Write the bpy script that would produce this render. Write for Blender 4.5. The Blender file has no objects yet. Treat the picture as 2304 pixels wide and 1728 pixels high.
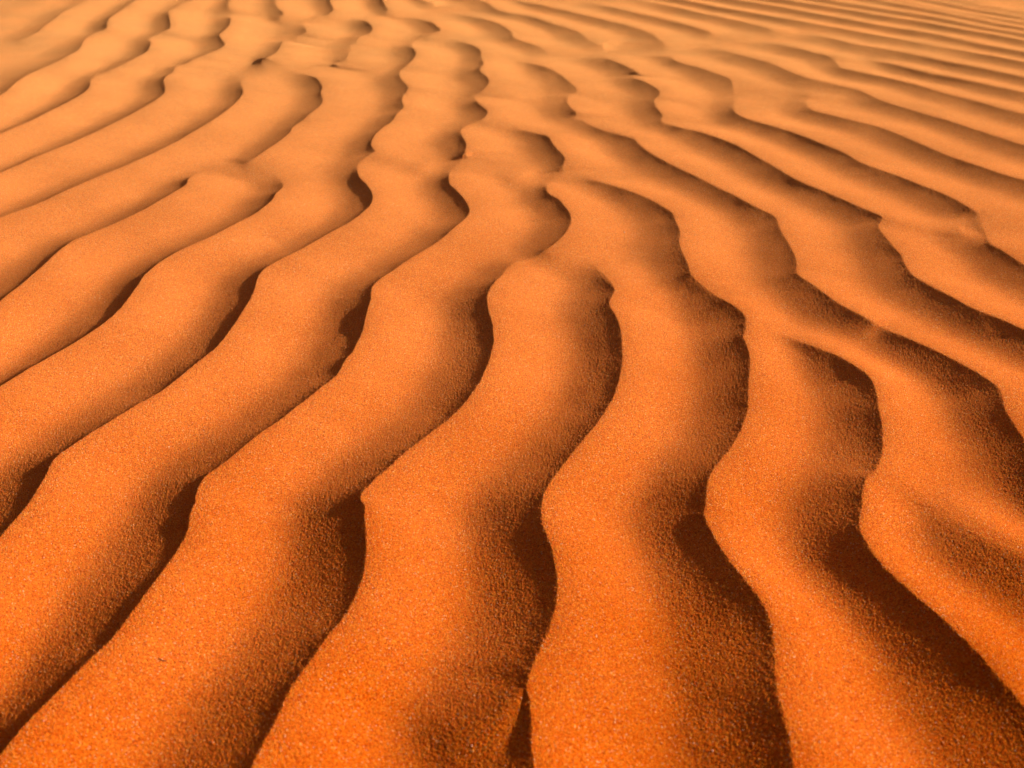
import bpy, math, os
import numpy as np

# ---------------------------------------------------------------- camera, sky, sun
SC = bpy.context.scene
PW, PH = 2304.0, 1728.0
CAM_H = 0.40
FOC = PH / 2 / math.tan(math.radians(20.0))
PITCH = math.atan((PH / 2 + 480.0) / FOC)
SUN_EL = math.radians(18.5)
SUN_AZ = math.radians(20.0)          # measured from +X towards +Y (camera looks to +Y)

cam_d = bpy.data.cameras.new('camera')
cam = bpy.data.objects.new('camera', cam_d)
SC.collection.objects.link(cam)
cam.location = (0, 0, CAM_H)
cam.rotation_euler = (math.pi / 2 - PITCH, 0, 0)
cam_d.sensor_width = 36.0
cam_d.lens = 36.0 * FOC / PW
cam_d.clip_start = 0.01
cam_d.clip_end = 2000.0
cam_d.dof.use_dof = True
cam_d.dof.focus_distance = 0.80
cam_d.dof.aperture_fstop = 12.0
SC.camera = cam

SC.view_settings.view_transform = 'Standard'
SC.view_settings.look = 'None'
SC.view_settings.gamma = 1.0
SC.view_settings.exposure = 0.62

world = bpy.data.worlds.new('World')
SC.world = world
world.use_nodes = True
wn = world.node_tree.nodes
wl = world.node_tree.links
sky = wn.new('ShaderNodeTexSky')
sky.sky_type = 'NISHITA'
sky.sun_disc = False
sky.sun_elevation = SUN_EL
sky.sun_rotation = math.pi / 2 - SUN_AZ
sky.dust_density = 5.0
sky.ozone_density = 0.0
sky.air_density = 0.15
wl.new(sky.outputs[0], wn['Background'].inputs[0])
wn['Background'].inputs[1].default_value = 0.05

sun_d = bpy.data.lights.new('sun', 'SUN')
sun_d.energy = 5.0
sun_d.angle = math.radians(0.5)
sun_d.color = (1.0, 0.90, 0.76)
sun = bpy.data.objects.new('sun', sun_d)
SC.collection.objects.link(sun)
sun.rotation_euler = (math.pi / 2 - SUN_EL, 0, SUN_AZ + math.pi / 2)
sun.location = (2, 2, 2)

# ---------------------------------------------------------------- crest lines of the sand ripples
H = 0.0145            # crest height above the troughs, metres
STEP = float(os.environ.get('STEP', '0.56'))
GRAIN = 0.00012       # metres
BUMPD = 0.00055
LEE = 0.73
LPOW = 2.0
SLIP = 0.01
SMAX = 0.40
SLIPS = dict(c1=.09, c0=.09, cm=.06, ca=.05, cb=.09, cc=.085, cd=.065, ce=.045, cf=.02, cg=.0, l0=.08, l1=.09, l2=.09, l3=.09, cq=.05, r1=.05,
             ch=.01, ci=.0, cj=.01, ck=.0)
STOSS = 0.68
PNORM = 2.0
SCALE = dict(cn=.92, ci=.9, co=.9, cp=.86, cq2=.84, cr1=.84, cr=.82, f1=.82, g1=.8, h1=.78, i1=.75, j1=.7, k1=.66, m1=.6, n1=.55,
             cx=.75, cy=.8, cz=.8, zz=.6, zy=.6, cv=.8, cw=.85, cq3=.6, l0=.8, ln=.7, r3=.8)
SOFT = dict(ck=.008, cib=.006, cnb=.005, ccc=.006, ccb=.006, cdb=.006, ceb=.006, cq3=.005, cg=.0,
            i1=.004, j1=.005, k1=.006, m1=.006, n1=.006, h1=.003, g1=.002)

OFF={'A':(0,0),'B':(750,0),'C':(1504,0),'D':(0,560),'E':(750,560),'F':(1504,560),'G':(0,1128),'H':(750,1128),'I':(1504,1128),
'P':(0,0),'Q':(380,0),'R':(760,0),'S':(1140,0),'T':(1520,0),'U':(1904,0),'V':(760,240),'W':(1140,240)}
TXT='''
c1 D 0,330 130,225 215,150 260,110 330,45 A 450,1500 560,1450 750,1370 900,1300 1040,1220 1165,1140 1180,1110,.9 1240,1085,.5 1350,1055,.4 1480,1035,.5 1560,1000,.8 1650,940 1760,865 1815,815 Q 1535,1590 1660,1500 1780,1400 1890,1310 1925,1260 1910,1200 1890,1150 1915,1080 1880,1010 1830,965 1740,935,.7 1560,890,.45 1430,840,.4 1340,780,.3 1305,700,.1
c0 A 0,1355 240,1262 400,1185 620,1092 750,1042 930,962 1090,885 Q 340,1620 500,1525 700,1385 850,1255 925,1175 930,1140 908,1040 935,975 870,930 825,880,.7 790,850,.2
cm Q 880,800,.1 1000,808,.4 1110,775,.7 1200,725 1305,675 1370,620 1400,560 1445,510,.7 1520,530,.4 1590,520,.5 1600,455,.6 1720,390,.9 1700,345,.8 1670,300,.5 1740,262,.5 1800,245,.6 1880,205,.7 2000,175,.9 2055,110 2020,50 2010,0 2000,-60
ca Q 1850,915,.2 1960,875,.8 1975,830,.6 2010,800,.6 2090,790,.7 R 60,770,.7 110,745,.8 160,640,.6 175,570,.6 230,540,.7 290,450,.8 390,420,.9 440,350 380,280 300,250,.7 150,225,.4 0,210,.2
cc G 0,215 90,115 150,50 190,0 D 200,1555 290,1400 330,1325 385,1268 440,1232 560,1152 720,1050 850,970 1000,888 1120,800 1250,692 1340,620 1430,510 1530,360 1590,240 1610,170 1645,125 1750,62 1870,0 A 2000,1478 2120,1412 V 100,1470 220,1390 340,1290 410,1220 445,1130 430,1060 370,980 270,870 245,810 260,740,.7 330,660,.7 400,610,.8 475,548,.9 430,500 418,460 450,380 560,270 690,170 740,80 830,0 R 825,1320 802,1240 812,1190 860,1140 885,1100 820,1015 765,930 785,880,.8 860,810 930,750 980,660 950,610 910,575,.9 940,535,.6 1010,495,.5 1080,460,.7 1200,410,.9 1285,375 1230,320 1180,275 1050,240,.7 850,210,.4 700,190,.2
ccb R 905,572,.8 750,545,.5 600,520,.35 450,480,.1
ccc R 762,925,.9 620,905,.6 450,870,.4 250,810,.35 100,770,.2
cb D 0,860 170,752 330,660 500,560 640,470 750,370 850,240 900,165 920,148 1000,80 1140,0 A 1300,1480 1450,1400 1600,1320 1695,1240 1720,1200 1770,1155 1740,1100 1710,1050,.7 1690,1000,.3
l1 P 0,1190 90,1130 200,1030 350,930 500,860 700,770 860,690 980,620 1015,560 1060,490,.8 1200,415,.7 1300,370,.9 1340,345 1335,280 1370,220 1500,140,.8 1620,50,.8 1700,0,.8
l2 P 0,1659 200,1570 400,1490 600,1390 800,1290 1000,1180 1110,1100 1125,1050 1130,1000,.8 1200,945,.7 1400,860,.8 1580,770,.9 1700,710 1830,640 1880,530 1860,490,.7 1950,440,.6 2040,390,.9 2120,350 2125,300 2105,200 2110,140,.7 2212,90,.6 Q 150,60,.6 300,0,.6
l3 A 0,1072 200,985 400,905 560,835 750,745 900,665 1000,600 P 2060,1135 2060,1100 2040,1000 2070,950 2180,890,.8 2190,840,.7 Q 240,790,.8 310,745,.8 480,670 640,600 700,545 660,480 625,430 700,370 760,310 775,240 760,205,.6 850,180,.4 760,100,.7 740,60,.8 770,0,.7
l0 P 0,555,.4 150,520,.5 270,490,.7 400,430 490,400 520,355 640,260 800,150,.9 950,70,.8 1080,0,.8
ln P 0,215,.4 200,130,.35 500,20,.35
cq Q 1150,300,.1 1240,280,.5 1370,225,.8 1440,165,.9 1370,110,.9 1335,60,.8 1330,0,.8
r1 R 440,260,.3 530,200,.7 600,170,.9 640,115 600,75 565,20 550,-60
cd G 0,1590 120,1440 260,1290 380,1170 530,1010 690,860 830,690 960,510 1050,380 1130,260 1175,150 1180,80 1215,0 D 1220,1520 1270,1425 1340,1370 1470,1270 1600,1160 1750,1060 1880,960 1980,880 2100,780 2160,680 E 120,640 180,520 200,440 232,320 242,240 290,190 380,130 480,60 580,0 V 1300,1640 1500,1470 1630,1350 1645,1270 1600,1170 1480,1040 1395,960 1385,870 1410,820,.7 1520,720,.5 1640,625,.6 1590,580,.9 1605,500 1598,440 1560,380 1530,310,.9 1620,240,.7 1730,190,.8 1825,135 1870,60 R 1740,1270 1720,1210,.6 1780,1150,.8 1850,1080 1890,1000 1790,900 1772,860 1820,785 1795,715,.8 1790,640 1725,578 1550,520,.8 1400,465,.7 1310,400,.4
cdb V 1385,850,.9 1200,815,.6 1000,768,.5 750,690,.4 480,565,.3
cdc R 1800,640,.8 1870,685,.5 1950,730,.2
ce G 1570,1659 1640,1510 1720,1360 1770,1250 1850,1110 1960,960 2050,830 H 60,730 120,630 165,520 200,390 210,290 200,160 195,60 E 195,1600 170,1545 260,1440 330,1380 430,1280 560,1180 690,1080 800,980 880,880 940,780 980,660 1000,560 995,470 970,380 958,290 1000,215 1060,160,.9 1130,95,.7 1240,65,.6 1340,0,.9 W 660,1659 750,1560 800,1450 805,1350 740,1250 640,1150 520,1080 505,1000,.9 560,945,.5 640,880,.5 720,800,.6 705,745,.8 735,650 700,590 600,480 535,380 490,355,.9 300,308,.7 100,258,.5 V 2000,200,.35 1850,170,.2
ceb W 505,990,.9 300,940,.6 100,890,.5 V 1900,765,.4 1650,650,.3
cf H 1250,1659 1235,1500 1235,1380 1220,1220 1210,1140 1240,1030 1290,920 1350,790 1385,650 1395,520 1385,400 1360,290 1320,190 1295,60 E 1297,1600 1310,1530 1360,1440 1440,1340 1540,1210 1650,1080 1740,930 1790,780 1800,640 1790,520 1760,420 1720,345 1752,250 1735,215,.9 1690,160,.7 1620,90,.5 1550,50,.3 1420,20,.15
cg H 1205,1152,.97 1100,1250,.88 980,1360,.75 860,1440,.61 700,1530,.41 560,1600,.20
ch I 780,1659 760,1500 730,1380 690,1230 665,1080 660,980 655,850 635,740 600,660 550,580 480,490 380,360 320,260 260,160 230,80 F 240,1600 240,1500 255,1425 310,1340 400,1220 470,1090 500,980 500,850 510,680 490,600 468,540 482,500 480,425 440,375 370,330 300,290,.8 200,210,.8 140,150 120,90 80,0 C 70,1500 75,1440 50,1380 W 2110,1430 2070,1320 1900,1210 1700,1110 1400,1000,.9 1150,930,.8 900,850,.6 740,795,.5
ci F 2212,1180 2150,1090 2100,1000 2075,920 2060,870 1960,795 1700,645 1500,555,.9 1350,490,.7 1265,445,.9 1180,400 1050,330 950,260 850,190 800,150 800,80 770,0 C 740,1500 690,1410 675,1360 640,1330 550,1290 400,1210 200,1110 W 2000,690 1800,580 1640,460 1595,405 1400,345,.9 1150,270,.9 950,170,.7 865,130,.7 870,75 S 800,1340 760,1275 775,1200,.8 885,1150,.8 870,1090 760,1000 640,905 500,840 380,805,.8 200,770,.4 R 2000,740,.25
cib F 2065,875,.6 2130,925,.5 2212,975,.4
cj I 2212,1270 2080,1120 1970,990 1850,870 1700,720 1560,600 1420,480 1300,360 1230,250 1190,170 1195,90 F 1205,1590 1212,1510 1230,1430 1290,1370 1325,1290 1335,1200 1330,1100 1310,980 1290,870 1250,790 1170,730 1050,660,.9 900,595,.75 700,530,.5 500,470,.3
ck I 2212,320,.95 2000,225,.88 1850,135,.75 1700,40,.58 F 1600,1540,.48 1480,1450,.34 1380,1370,.2 1310,1320,.08
cm2 F 2212,500 2050,430 1900,370 1750,290 1600,210 1520,160 1470,80 C 1460,1600 1370,1500 1310,1400,.9 1335,1360 1200,1290 1000,1200 850,1140 700,1060 550,970 400,890 200,820 S 2212,1595 2050,1545,.8 1935,1500,.8 1950,1430,.9 1850,1310 1840,1240,.9 1900,1190 1910,1140 1830,1070 1680,1000 1590,965,.8 1590,935,.6 1640,915,.8 1500,825 1300,740 1120,700,.6 950,690,.2
cn F 2212,95 2080,10 C 2000,1510 1975,1440,.8 1950,1390,.8 1930,1330,.8 1870,1290 1750,1220 1600,1160 1400,1080 1200,1010 1100,950 950,890 800,830 600,770 T 1000,1510 800,1440 722,1370 735,1280,.7 820,1185,.5 735,1150,.6 715,1050,.9 700,1000 550,930 300,840 0,750 S 2050,710,.8 1800,690,.5 1600,670,.2
cnb C 2010,1515,.7 1850,1460,.7 1700,1430,.5 1500,1405,.35 1345,1375,.3
co C 2212,1120 2100,1090 1900,1020 1700,950 1500,860 U 400,1570 200,1520 0,1475 T 1900,1420 1680,1355 1630,1280,.7 1660,1240,.6 1700,1190,.8 1610,1130,.6 1640,1080,.4 1740,1010,.1
cp C 2212,900 2000,835 U 1300,1505 1000,1420 700,1330 400,1230 150,1120 0,1085 T 1800,1010 1600,960 1400,880 1150,770 800,680 500,600,.6 300,570,.2
cq2 U 2212,1420 1800,1310 1500,1220 1200,1150 900,1060 700,1010 300,920 T 2200,875 2040,830,.9 1990,750,.8 1880,690 1700,650 1400,575,.9 1100,530,.6 900,505,.2
cq3 T 2040,830,.7 1900,815,.6 1700,800,.3
cr1 U 2212,1150 1800,1060 1500,1000 1200,940 900,880 600,800,.9 300,740,.6 100,715,.2
cr U 2212,955 1800,870 1400,790 1000,710 700,650 300,580 88,545 T 2000,490,.9 1700,430,.6 1450,395,.25
f1 U 2212,770 1800,690 1400,620,.8 1100,570,.7 800,510,.9 400,440 0,365 T 1700,290 1300,220 900,150 500,80 200,20 0,-20 S 1900,-60
g1 U 2212,645 1800,570 1500,510,.8 1200,440,.9 800,370 400,310 0,235 T 1700,160 1400,100 1100,50 850,10 600,-30
h1 U 2212,500 1900,440 1500,370 1000,280 500,200 0,115 T 1700,50 1450,10 1200,-30
i1 U 2212,420 1600,310 1100,210 600,130 0,35 T 1900,-5 1600,-60
j1 U 2212,350 1500,210 1000,110 500,15 300,-30
k1 U 2212,285 1800,215 1300,130 700,10 500,-30
m1 U 2212,225 1600,110 1000,-5
n1 U 2212,165 1700,70 1300,-10
cx T 1430,525,.4 1250,405,.8 1180,360 900,290 600,220 300,160 S 2212,115 1950,60,.9 1700,10,.7 1500,-30,.4
cy T 690,555,.4 610,490,.9 560,450 300,360 S 2212,300 1900,225 1600,160 1300,85,.9 1060,40,.5 900,10,.3
cz T 100,680,.2 S 2212,670,.5 2100,620,.9 1960,540 1800,420 1600,345 1300,265 900,170 500,75 200,20,.8 50,-20,.5
zz S 880,62,.3 750,22,.7 560,-5,.6 400,-40,.4
zy S 1450,28,.3 1350,10,.6 1150,-30,.6
r3 R 1285,190,.3 1310,150,.8 1310,90 1200,50 1050,5 900,-40
cw S 560,760,.3 605,720,.9 530,660 430,585 250,525 75,455 R 2170,410 2100,345 2000,290 1800,235,.9 1600,190,.6 1400,150,.4 1320,110,.2
cv S 1340,655,.5 1372,620 1200,570 1050,510,.7 950,440,.9 900,400 600,300 300,200 0,160 R 2080,150 1960,110 1880,40 1800,8 1650,-20
'''
def parse():
    out={}
    for ln in TXT.strip().splitlines():
        tk=ln.split(); name=tk[0]; tag=None; pts=[]
        for t in tk[1:]:
            if t.isalpha(): tag=t; continue
            v=[float(x) for x in t.split(',')]
            s=5.53 if tag in 'PQRSTUVW' else 2.765
            ox,oy=OFF[tag]
            pts.append((ox+v[0]/s, oy+v[1]/s, v[2] if len(v)>2 else 1.0))
        out[name]=pts
    return out

def ground_at(px, py, z):
    """where the line of sight through a photo point meets the height z"""
    x = (px - PW / 2) / FOC
    y = -(py - PH / 2) / FOC
    cp, sp = math.cos(PITCH), math.sin(PITCH)
    dy = cp + y * sp
    dz = -sp + y * cp
    t = (z - CAM_H) / dz
    return np.stack([x * t, dy * t], -1)

def catmull(p, step=7.0):
    out = []
    n = len(p)
    q = np.vstack([2 * p[0] - p[1], p, 2 * p[-1] - p[-2]])
    for i in range(1, n):
        a, b, c, d = q[i - 1], q[i], q[i + 1], q[i + 2]
        # centripetal tangents keep tight corners from overshooting
        l1 = max(np.hypot(*(b - a)[:2]), 1e-3) ** .5
        l2 = max(np.hypot(*(c - b)[:2]), 1e-3) ** .5
        l3 = max(np.hypot(*(d - c)[:2]), 1e-3) ** .5
        m1 = (c - b) + l2 * ((b - a) / l1 - (c - a) / (l1 + l2))
        m2 = (c - b) + l2 * ((d - c) / l3 - (d - b) / (l2 + l3))
        k = max(1, int(np.hypot(*(c - b)[:2]) / step))
        for t in np.arange(k) / k:
            out.append((2*t**3-3*t**2+1)*b + (t**3-2*t**2+t)*m1 + (-2*t**3+3*t**2)*c + (t**3-t**2)*m2)
    out.append(p[-1])
    return np.array(out)

def vnoise(x, y, seed):
    xi = np.floor(x).astype(np.int64); yi = np.floor(y).astype(np.int64)
    fx = (x - xi).astype(np.float32); fy = (y - yi).astype(np.float32)
    fx = fx * fx * (3 - 2 * fx); fy = fy * fy * (3 - 2 * fy)
    def h(a, b):
        n = (a * 374761393 + b * 668265263 + seed * 144665) & 0x7fffffff
        n = ((n ^ (n >> 13)) * 1274126177) & 0x7fffffff
        n = n ^ (n >> 16)
        return ((n & 0xffff) / 32767.5 - 1).astype(np.float32)
    a = h(xi, yi); b = h(xi + 1, yi); c = h(xi, yi + 1); d = h(xi + 1, yi + 1)
    return a + (b - a) * fx + (c - a) * fy + (a - b - c + d) * fx * fy

crests = []
for name, pts in parse().items():
    p = np.array(pts, float)
    if name == 'cg':
        p = p[::-1]
    s = catmull(p)
    s[:, 2] = np.clip(s[:, 2], 0.0, 1.0) * SCALE.get(name, 1.0)
    inside = lambda q: 14 <= q[0] <= PW - 14 and 14 <= q[1] <= PH - 14
    al = np.r_[0, np.cumsum(np.hypot(*(s[1:, :2] - s[:-1, :2]).T))]
    for flag, dd in ((inside(s[0]) and name != 'cg', al), (inside(s[-1]) and name != 'cg', al[-1] - al)):
        if flag:
            k = np.clip(dd / (60 + 0.06 * s[:, 1]), 0, 1)
            s[:, 2] *= k * k * (3 - 2 * k)
    far_ = ground_at(s[:, 0], s[:, 1], 0.0)[:, 1]
    s[:, 2] *= 1 - .30 * np.clip((far_ - .55) / 1.0, 0, 1)      # the ripples get lower farther out
    g = ground_at(s[:, 0], s[:, 1], H * s[:, 2])
    c = np.column_stack([g, s[:, 2]])
    # a crest that runs out of the photograph goes on beyond it
    def ext(c, px, rev):
        if not (px[0] < 14 or px[0] > PW - 14 or px[1] < 14 or px[1] > PH - 14):
            return c
        cc = c[::-1] if rev else c
        k = min(len(cc) - 1, 12)
        d = cc[0, :2] - cc[k, :2]
        d /= np.hypot(*d)
        far = max(0.02, 0.012 * cc[0, 1])
        n = int((0.5 + 0.5 * cc[0, 1]) / far)
        ph = cc[0, 0] * 7 + cc[0, 1] * 3
        side = np.array([-d[1], d[0]])
        t = np.arange(n, 0, -1)[:, None] * far
        add = cc[0, :2] + d * t + side * (0.012 * (np.sin(t * 22 + ph) - math.sin(ph)) * np.minimum(t * 6, 1))
        cc = np.vstack([np.column_stack([add, np.full(n, cc[0, 2])]), cc])
        return cc[::-1] if rev else cc
    c = ext(c, s[0], False)
    c = ext(c, s[-1], True)
    crests.append([name, c])

# spacing to the neighbours on the sunlit side and on the slip-face side
SA = np.concatenate([c[:-1, :2] for n, c in crests]); SB = np.concatenate([c[1:, :2] for n, c in crests])
SHT = np.concatenate([c[:-1, 2] for n, c in crests])
def hit(P, D):
    e = SB - SA
    den = D[0] * e[:, 1] - D[1] * e[:, 0]
    den = np.where(np.abs(den) < 1e-12, 1e-12, den)
    w = SA - P
    t = (w[:, 0] * e[:, 1] - w[:, 1] * e[:, 0]) / den
    u = (w[:, 0] * D[1] - w[:, 1] * D[0]) / den
    ok = (u >= 0) & (u <= 1) & (t > 0.012) & (SHT > .4)
    return t[ok].min() if ok.any() else 0.2
def smooth1(a, k):
    k = max(1, min(k, len(a) // 2))
    ap = np.r_[np.full(k, a[0]), a, np.full(k, a[-1])]
    w = np.ones(2 * k + 1) / (2 * k + 1)
    return np.convolve(ap, w, 'valid')
for cr in crests:
    c = cr[1]
    n = len(c)
    ws = np.zeros(n); wl_ = np.zeros(n)
    for i in range(n):
        a = c[max(0, i - 4)]; b = c[min(n - 1, i + 4)]
        t = (b - a)[:2]; t = t / max(np.hypot(*t), 1e-9)
        right = np.array([t[1], -t[0]])
        ws[i] = hit(c[i, :2], right); wl_[i] = hit(c[i, :2], -right)
    ws = smooth1(np.clip(ws, .05, .14), 10); wl_ = smooth1(np.clip(wl_, .05, .14), 10)
    if cr[0] in ('cg', 'ck'):
        wl_[:] = .13
        if cr[0] == 'cg':
            ws[:] = .15; wl_[:] = .11
    cr += [ws, wl_]

# ---------------------------------------------------------------- the sand sheet
cp, sp = math.cos(PITCH), math.sin(PITCH)
rows = np.arange(-70, 768 + 50, STEP) * PH / 768.0
yr = ground_at(np.full(len(rows), PW / 2), rows, 0.0)[:, 1][::-1]        # near to far
near = np.linspace(-1.2, yr[0], 40)[:-1]
far = yr[-1] * 1.035 ** np.arange(1, 200)
far = far[far < 900]
ys = np.r_[near, yr, far]
u0 = 0.485 * 1.07
ud = np.arange(0, u0, STEP * 0.97 / 1024.0)
um = np.arange(u0, 1.25, .0019)
uo = np.r_[um, um[-1] + (1.25 ** np.arange(1, 40) - 1) * 0.012]
uo = uo[uo < 6.0]
us = np.r_[ud, uo]
us = np.r_[-us[::-1][:-1], us]
wd = np.maximum(ys * cp + CAM_H * sp, 0.25)
X = (wd[:, None] * us[None, :]).astype(np.float32)
Y = np.repeat(ys[:, None], len(us), 1).astype(np.float32)
NR, NC = X.shape
print('grid', NR, NC, NR * NC)

# fine wander of the crest lines so no edge is drawn with a ruler
wx = 0.00014 * vnoise(X / .006, Y / .006, 1) + 0.00022 * vnoise(X / .0021, Y / .0021, 2) + .0004 * vnoise(X / .017, Y / .017, 3)
wy = 0.00014 * vnoise(X / .006, Y / .006, 4) + 0.00022 * vnoise(X / .0021, Y / .0021, 5) + .0004 * vnoise(X / .017, Y / .017, 6)
GX = (X + wx).ravel(); GY = (Y + wy).ravel()
Z = np.zeros(NR * NC, np.float32)
DM = np.full(NR * NC, 1.0, np.float32)
BIG = np.float32(9.0)
dist = np.full(NR * NC, BIG, np.float32)
REACH = 0.135
ZACC = np.zeros(NR * NC, np.float32)
RS = GY.reshape(NR, NC)
for name, c, ws, wl_ in crests:
    seg_n = len(c) - 1
    touched = []
    hh = {}
    side = np.zeros(0)
    # working arrays restricted to the bounding box of the whole crest
    x0, x1 = c[:, 0].min() - REACH, c[:, 0].max() + REACH
    y0, y1 = c[:, 1].min() - REACH, c[:, 1].max() + REACH
    r0 = max(0, np.searchsorted(ys, y0) - 1); r1 = min(NR, np.searchsorted(ys, y1) + 1)
    if r1 <= r0: continue
    sl = slice(r0 * NC, r1 * NC)
    gx = GX[sl]; gy = GY[sl]
    D2 = np.full(gx.shape, 1.0, np.float32)
    HT = np.zeros(gx.shape, np.float32); SD = np.ones(gx.shape, np.float32)
    WW = np.zeros(gx.shape, np.float32); WL = np.zeros(gx.shape, np.float32)
    i = 0
    while i < seg_n:
        j = i + 1
        while j < seg_n and j - i < 14 and np.hypot(*(c[j, :2] - c[i, :2])) < .06: j += 1
        cx0, cx1 = c[i:j + 1, 0].min() - REACH, c[i:j + 1, 0].max() + REACH
        cy0, cy1 = c[i:j + 1, 1].min() - REACH, c[i:j + 1, 1].max() + REACH
        ra = max(r0, np.searchsorted(ys, cy0)); rb = min(r1, np.searchsorted(ys, cy1))
        if rb > ra:
            a0 = (ra - r0) * NC; b0 = (rb - r0) * NC
            m = np.nonzero((gx[a0:b0] > cx0) & (gx[a0:b0] < cx1))[0] + a0
            if len(m):
                px = gx[m]; py = gy[m]
                bd = D2[m]; bh = HT[m]; bs = SD[m]; bw = WW[m]; bl = WL[m]
                for k in range(i, j):
                    ax, ay, ah = c[k]; bx, by, bh2 = c[k + 1]
                    ex, ey = bx - ax, by - ay
                    L2 = ex * ex + ey * ey + 1e-12
                    qx = px - np.float32(ax); qy = py - np.float32(ay)
                    t = np.clip((qx * np.float32(ex) + qy * np.float32(ey)) / np.float32(L2), 0, 1)
                    dx = qx - t * np.float32(ex); dy = qy - t * np.float32(ey)
                    d2 = dx * dx + dy * dy
                    cr_ = np.float32(ex) * qy - np.float32(ey) * qx
                    b = d2 < bd
                    tie = np.abs(d2 - bd) < 1e-4 * bd
                    bd = np.where(b, d2, bd)
                    bh = np.where(b, ah + t * (bh2 - ah), bh)
                    sn = -cr_ / (np.float32(math.sqrt(L2)) * np.sqrt(d2) + 1e-9)   # +1 sunlit side, -1 slip face
                    bs = np.where(tie, np.clip(bs + sn, -1, 1), np.where(b, sn, bs))
                    bw = np.where(b, ws[k], bw); bl = np.where(b, wl_[k], bl)
                D2[m] = bd; HT[m] = bh; SD[m] = bs; WW[m] = bw; WL[m] = bl
        i = j
    d = np.sqrt(D2)
    rr = SOFT.get(name, 0.0) + 0.0004 + 0.014 * np.clip(1 - HT / SCALE.get(name, 1.0) / (1 - .30 * np.clip((gy - .55) / 1.0, 0, 1)), 0, 1) ** 1.3
    d = np.sqrt(d * d + rr * rr) - rr
    out_ = np.clip((gy - .6) / .5, 0, 1)
    u = d / np.maximum(WW * (STOSS + .2 * out_), .03)
    st = .5 + .5 * np.cos(np.pi * np.clip(u, 0, 1) ** .9)
    st = st * np.clip((REACH - d) / .03, 0, 1)
    fade = np.clip((REACH - d) / .03, 0, 1)
    slip = SLIPS.get(name, SLIP) * np.clip(1.75 - gy, .3, 1)
    Ll = np.maximum((LEE - .16 * out_) * np.maximum(WL, .03), LPOW * H * HT * (1 - slip) / (SMAX - .075 * np.clip((gy - .55) / .4, 0, 1)))
    le = ((1 - slip) * np.clip(1 - d / Ll, 0, 1) ** LPOW + slip * np.exp(-d / .006)) * fade
    w = np.clip(.5 + 1.2 * SD, 0, 1); w = w * w * (3 - 2 * w)
    f = HT * (le + (st - le) * w)
    # neighbouring slopes run into each other softly
    if name == 'cg':
        spur = (sl, f.copy())
        continue
    Z[sl] += np.maximum(f, 0) ** PNORM
    DM[sl] = np.minimum(DM[sl], d + .03 * np.clip((.42 - HT) / .25, 0, 1))
Z = Z ** np.float32(1 / PNORM)
sl, f = spur
Z[sl] = np.where(f > Z[sl], f, Z[sl])
Z = np.where(Z > .9, .9 + (Z - .9) / (1 + 1.2 * np.maximum(Z - 1.0, 0)), Z)
# out to the sides, where no crest was drawn, the rippling simply goes on
gx2 = GX; gy2 = GY
wb = .035 * vnoise(gx2 / .35, gy2 / .35, 31) + .012 * vnoise(gx2 / .12, gy2 / .12, 32)
an = np.where(gx2 > 0, math.radians(30.0), math.radians(-18.0))
ph = (gx2 * np.cos(an) + gy2 * np.sin(an) + wb) / .105
tt = ph - np.floor(ph)
saw = np.where(tt < .6, .5 + .5 * np.cos(np.pi * tt / .6), (np.clip(tt - .6, 0, 1) / .4) ** 2)
side_m = np.clip((np.abs(gx2) / np.repeat(wd, NC).astype(np.float32) - .52) / .06, 0, 1) * np.clip((DM - .075) / .035, 0, 1)
Z = np.maximum(Z, .8 * saw * side_m).astype(np.float32)
DM = np.where(side_m > .5, np.minimum(DM, .004 + .105 * np.minimum(tt, 1 - tt)), DM)
# loose sand settles: away from the sharp crests every hollow and slope foot is smoothed out
def box(Z2, r):
    colw = np.gradient(us)
    out = np.empty_like(Z2)
    for i in range(NR):
        wcol = np.clip((r / (wd[i] * np.gradient(us)[NC // 2])), 1, 200)
        k = int(wcol)
        c = np.cumsum(np.r_[0.0, Z2[i].astype(np.float64)])
        a = np.clip(np.arange(NC) - k, 0, NC); e = np.clip(np.arange(NC) + k + 1, 0, NC)
        out[i] = (c[e] - c[a]) / (e - a)
    lo = np.searchsorted(ys, ys - r); hi = np.searchsorted(ys, ys + r, 'right')
    hi = np.maximum(hi, np.arange(NR) + 1); lo = np.minimum(lo, np.arange(NR))
    c = np.vstack([np.zeros((1, NC)), np.cumsum(out.astype(np.float64), 0)])
    return ((c[hi] - c[lo]) / (hi - lo)[:, None]).astype(np.float32)
Z2 = Z.reshape(NR, NC)
for r_, lo_, hi_ in ((.003, .003, .008), (.006, .008, .020)):
    B2 = box(box(Z2, r_), r_)
    m2 = np.clip((DM.reshape(NR, NC) - lo_) / (hi_ - lo_), 0, 1)
    m2 = m2 * m2 * (3 - 2 * m2)
    Z2 = Z2 + (B2 - Z2) * m2
Z = Z2.ravel() * np.float32(H)
# swells too broad to see as ripples, gusts' streaks, and the grains themselves
Z += 0.0006 * vnoise(GX / .05, GY / .05, 11) + .00015 * vnoise(GX / .018, GY / .024, 12)
XF = X.ravel(); YF = Y.ravel()
near_ = np.clip(1.6 - YF / .9, .4, 1)
Z += GRAIN * near_ * (1.1 * vnoise(XF / .00038, YF / .00038, 21) + .9 * vnoise(XF / .0007, YF / .0007, 22) + .2 * vnoise(XF / .0016, YF / .0016, 23))
lod = np.zeros((NR, NC), bool)

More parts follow.
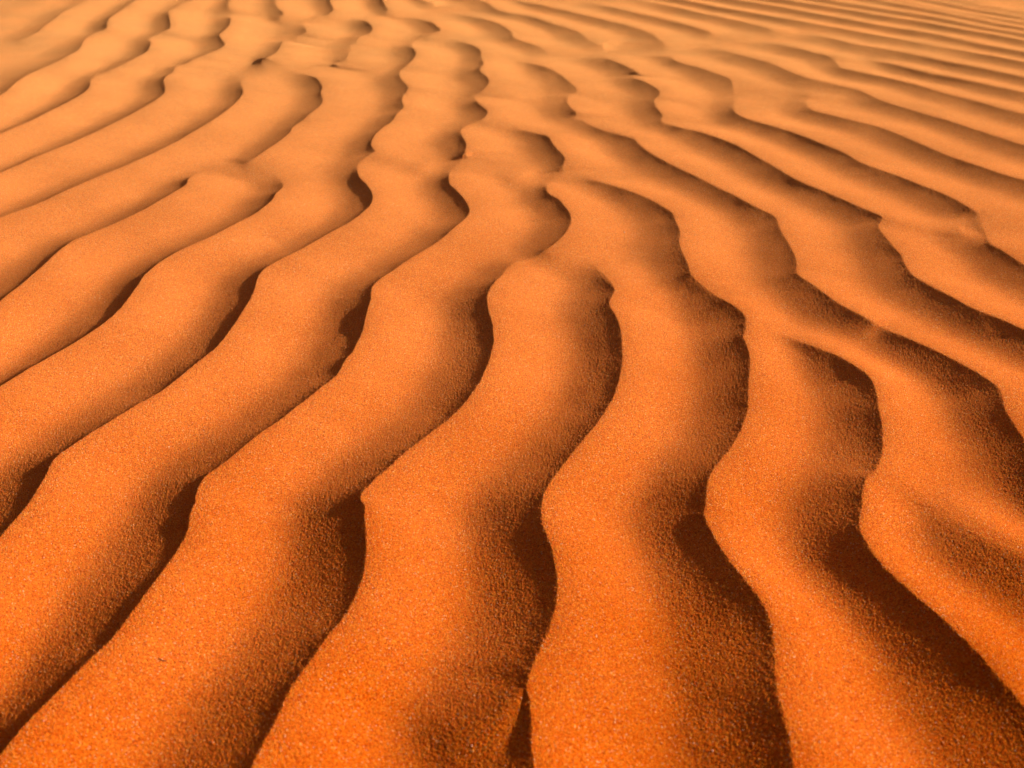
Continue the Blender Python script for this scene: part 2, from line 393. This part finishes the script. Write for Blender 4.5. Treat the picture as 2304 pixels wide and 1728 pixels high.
co = np.column_stack([X.ravel(), Y.ravel(), Z]).astype(np.float32)
me = bpy.data.meshes.new('sand_ground')
me.vertices.add(NR * NC)
me.vertices.foreach_set('co', co.ravel())
idx = np.arange(NR * NC, dtype=np.int32).reshape(NR, NC)
q = np.stack([idx[:-1, :-1], idx[:-1, 1:], idx[1:, 1:], idx[1:, :-1]], -1).reshape(-1, 4)
me.loops.add(len(q) * 4)
me.loops.foreach_set('vertex_index', q.ravel())
me.polygons.add(len(q))
me.polygons.foreach_set('loop_start', np.arange(0, len(q) * 4, 4, dtype=np.int32))
me.polygons.foreach_set('use_smooth', np.ones(len(q), bool))
me.update(calc_edges=True)
ground = bpy.data.objects.new('sand_ground', me)
SC.collection.objects.link(ground)
ground['kind'] = 'structure'
ground['label'] = 'orange desert sand blown into long wavy ripples with sharp crests'

# ---------------------------------------------------------------- sand material
mat = bpy.data.materials.new('sand')
mat.use_nodes = True
nt = mat.node_tree; N = nt.nodes; L = nt.links
bs = N['Principled BSDF']
tc = N.new('ShaderNodeTexCoord')
vor = N.new('ShaderNodeTexVoronoi'); vor.inputs['Scale'].default_value = 2200
L.new(tc.outputs['Object'], vor.inputs['Vector'])
sep = N.new('ShaderNodeSeparateColor'); L.new(vor.outputs['Color'], sep.inputs[0])
ramp = N.new('ShaderNodeValToRGB')
cr = ramp.color_ramp
cr.interpolation = 'LINEAR'
stops = [(0.0, (.32, .020, .001)), (.14, (.66, .068, .001)), (.5, (.86, .130, .002)), (.88, (.93, .240, .010)), (.975, (.90, .34, .04)), (1.0, (.95, .66, .40))]
cr.elements[0].position = stops[0][0]; cr.elements[0].color = (*stops[0][1], 1)
cr.elements[1].position = stops[-1][0]; cr.elements[1].color = (*stops[-1][1], 1)
for p_, c_ in stops[1:-1]:
    e = cr.elements.new(p_); e.color = (*c_, 1)
L.new(sep.outputs[0], ramp.inputs[0])
nz = N.new('ShaderNodeTexNoise'); nz.inputs['Scale'].default_value = 9; nz.inputs['Detail'].default_value = 4
L.new(tc.outputs['Object'], nz.inputs['Vector'])
mr = N.new('ShaderNodeMapRange'); mr.inputs[1].default_value = .3; mr.inputs[2].default_value = .7; mr.inputs[3].default_value = .9; mr.inputs[4].default_value = 1.08
L.new(nz.outputs[0], mr.inputs[0])
vm = N.new('ShaderNodeVectorMath'); vm.operation = 'SCALE'
L.new(ramp.outputs[0], vm.inputs[0]); L.new(mr.outputs[0], vm.inputs[3])
# veiling haze and grazing brightness painted into the base colour, paler with distance
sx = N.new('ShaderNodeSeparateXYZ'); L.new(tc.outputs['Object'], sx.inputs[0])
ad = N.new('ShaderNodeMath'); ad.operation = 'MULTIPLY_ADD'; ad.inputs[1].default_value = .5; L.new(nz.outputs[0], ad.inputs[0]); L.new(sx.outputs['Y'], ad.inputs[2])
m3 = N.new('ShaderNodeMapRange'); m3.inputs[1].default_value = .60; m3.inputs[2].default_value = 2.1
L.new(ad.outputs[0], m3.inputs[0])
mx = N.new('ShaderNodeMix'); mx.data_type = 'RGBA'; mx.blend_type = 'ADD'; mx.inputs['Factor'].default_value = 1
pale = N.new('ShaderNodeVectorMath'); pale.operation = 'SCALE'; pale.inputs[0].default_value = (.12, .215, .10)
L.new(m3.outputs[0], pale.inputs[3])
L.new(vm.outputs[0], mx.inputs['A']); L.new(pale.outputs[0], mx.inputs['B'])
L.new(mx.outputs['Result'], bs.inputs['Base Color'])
bs.inputs['Roughness'].default_value = .75
bs.inputs['Specular IOR Level'].default_value = .0
bs.inputs['Sheen Weight'].default_value = .3
bs.inputs['Sheen Roughness'].default_value = .3
bs.inputs['Sheen Tint'].default_value = (1, .45, .16, 1)
bump = N.new('ShaderNodeBump'); bump.inputs['Strength'].default_value = 1.0; bump.inputs['Distance'].default_value = BUMPD
L.new(vor.outputs['Distance'], bump.inputs['Height']); bump.invert = True
L.new(bump.outputs[0], bs.inputs['Normal'])
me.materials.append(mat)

# ---------------------------------------------------------------- small things lying on the sand
import bmesh, random
from mathutils import Vector
Zg = Z.reshape(NR, NC)
def sand_z(x, y):
    i = int(np.clip(np.searchsorted(ys, y), 0, NR - 1))
    j = int(np.abs(X[i] - x).argmin())
    return float(Zg[i, j])
def spot(px, py):
    z = .007
    for _ in range(8):
        g = ground_at(np.array([px]), np.array([py]), z)[0]
        z = .5 * z + .5 * sand_z(g[0], g[1])
    return Vector((float(g[0]), float(g[1]), sand_z(g[0], g[1])))

def grain_material(name, c0, c1, rough):
    m = bpy.data.materials.new(name); m.use_nodes = True
    n = m.node_tree.nodes; l = m.node_tree.links
    t = n.new('ShaderNodeTexNoise'); t.inputs['Scale'].default_value = 2500
    g = n.new('ShaderNodeTexCoord'); l.new(g.outputs['Object'], t.inputs['Vector'])
    r = n.new('ShaderNodeValToRGB')
    r.color_ramp.elements[0].position = .35; r.color_ramp.elements[1].position = .65
    r.color_ramp.elements[0].color = (*c0, 1); r.color_ramp.elements[1].color = (*c1, 1)
    l.new(t.outputs[0], r.inputs[0]); l.new(r.outputs[0], n['Principled BSDF'].inputs['Base Color'])
    n['Principled BSDF'].inputs['Roughness'].default_value = rough
    return m
M_PALE = grain_material('pale quartz', (.82, .50, .34), (.92, .74, .60), .35)
M_DARK = grain_material('dark mineral', (.03, .015, .01), (.08, .035, .02), .5)
M_TWIG = grain_material('dry twig', (.10, .028, .012), (.20, .065, .025), .8)

def grain(px, py, r, mat_, name, label, cat, group, seed):
    rnd = random.Random(seed)
    bm = bmesh.new()
    bmesh.ops.create_icosphere(bm, subdivisions=2, radius=1)
    sx_, sy_, sz_ = r * rnd.uniform(.85, 1.25), r * rnd.uniform(.7, 1.0), r * rnd.uniform(.6, .85)
    cuts = [Vector((rnd.gauss(0, 1), rnd.gauss(0, 1), rnd.gauss(0, 1))).normalized() for _ in range(7)]
    for v in bm.verts:
        for c in cuts:                                   # flat worn facets
            k = v.co.dot(c)
            if k > .74: v.co -= c * (k - .74)
        v.co = Vector((v.co.x * sx_, v.co.y * sy_, v.co.z * sz_))
    m_ = bpy.data.meshes.new(name); bm.to_mesh(m_); bm.free()
    o = bpy.data.objects.new(name, m_); SC.collection.objects.link(o)
    p = spot(px, py)
    o.location = p + Vector((0, 0, sz_ * .45)); o.rotation_euler = (0, 0, rnd.uniform(0, 6))
    m_.materials.append(mat_)
    o['label'] = label; o['category'] = cat; o['group'] = group
G = 'pale grains scattered on the sand'
for k, (px, py, r, lab) in enumerate([
    (1061, 1678, .00042, 'pale quartz grain by the short spur at the bottom centre'),
    (1350, 1714, .00036, 'pale quartz grain at the very bottom edge, right of the centre crest'),
    (1502, 1566, .00036, 'pale quartz grain beside the shaded slope at bottom centre right'),
    (1603, 1690, .00044, 'pale quartz grain deep in the dark slope at the bottom, right of centre'),
    (1844, 1670, .00042, 'pale quartz grain on the lit ripple at the bottom right'),
    (1952, 1652, .00040, 'pale quartz grain on the lit bottom right ripple, the one nearer its dark slope'),
    (367, 1537, .00050, 'largest pale quartz grain, just below the curved twig at lower left'),
    (203, 1591, .00042, 'pale quartz grain low on the bottom left ripple, left of the twig'),
    (98, 1622, .00036, 'pale quartz grain nearest the bottom left corner'),
    (412, 1314, .00036, 'pale quartz grain above the twig, close to a crest at lower left'),
    (99, 1255, .00040, 'pale quartz grain near the left edge in the lower third'),
    (749, 1547, .00038, 'pale quartz grain on the lit ripple at the bottom, left of centre'),
    (1405, 523, .00062, 'lone pale quartz grain on the far lit ripple above the picture centre')]):
    grain(px, py, r, M_PALE, 'quartz_grain', lab, 'sand grain', G, 40 + k)
G = 'dark grains scattered on the sand'
for k, (px, py, r, lab) in enumerate([
    (2184, 1577, .00050, 'dark mineral grain in the shaded slope near the bottom right corner'),
    (2104, 1641, .00036, 'dark mineral grain on the half shaded sand at the bottom right'),
    (530, 1449, .00034, 'dark mineral grain on lit sand, right of the twig at lower left')]):
    grain(px, py, r, M_DARK, 'mineral_grain', lab, 'sand grain', G, 80 + k)

def fibre(pts, r, name, label, cat, lift):
    """a bent dry stalk: rings of six vertices along its path, tapering"""
    bm = bmesh.new(); P = [spot(x, y) for x, y in pts]
    base = P[0].copy(); rings = []
    for i, p in enumerate(P):
        q = p - base + Vector((0, 0, r * .7 + lift[i]))
        a = P[max(i - 1, 0)]; b_ = P[min(i + 1, len(P) - 1)]
        t = (b_ - a).normalized(); s = t.cross(Vector((0, 0, 1))).normalized(); u = s.cross(t)
        rr = r * (1 - .5 * abs(2 * i / (len(P) - 1) - .8))
        rings.append([bm.verts.new(q + (s * math.cos(k * math.pi / 3) + u * math.sin(k * math.pi / 3)) * rr) for k in range(6)])
    for a, b_ in zip(rings, rings[1:]):
        for k in range(6):
            bm.faces.new((a[k], a[(k + 1) % 6], b_[(k + 1) % 6], b_[k]))
    bm.faces.new(rings[0]); bm.faces.new(rings[-1][::-1])
    bmesh.ops.recalc_face_normals(bm, faces=bm.faces)
    m_ = bpy.data.meshes.new(name); bm.to_mesh(m_); bm.free()
    o = bpy.data.objects.new(name, m_); SC.collection.objects.link(o); o.location = base
    m_.materials.append(M_TWIG)
    o['label'] = label; o['category'] = cat
fibre([(358, 1481), (362, 1485), (367, 1488), (371, 1487), (376, 1489)], .00024, 'twig',
      'tiny dark curved twig lying on the lit sand at lower left', 'twig', [.0002, .0002, .0003, .0002, .0001])
fibre([(1897, 1528), (1903, 1532), (1909, 1535), (1916, 1539)], .00013, 'plant_fibre',
      'thin straight dark plant fibre on the lit ripple at lower right', 'plant fibre', [.0001, .0002, .0002, .0001])
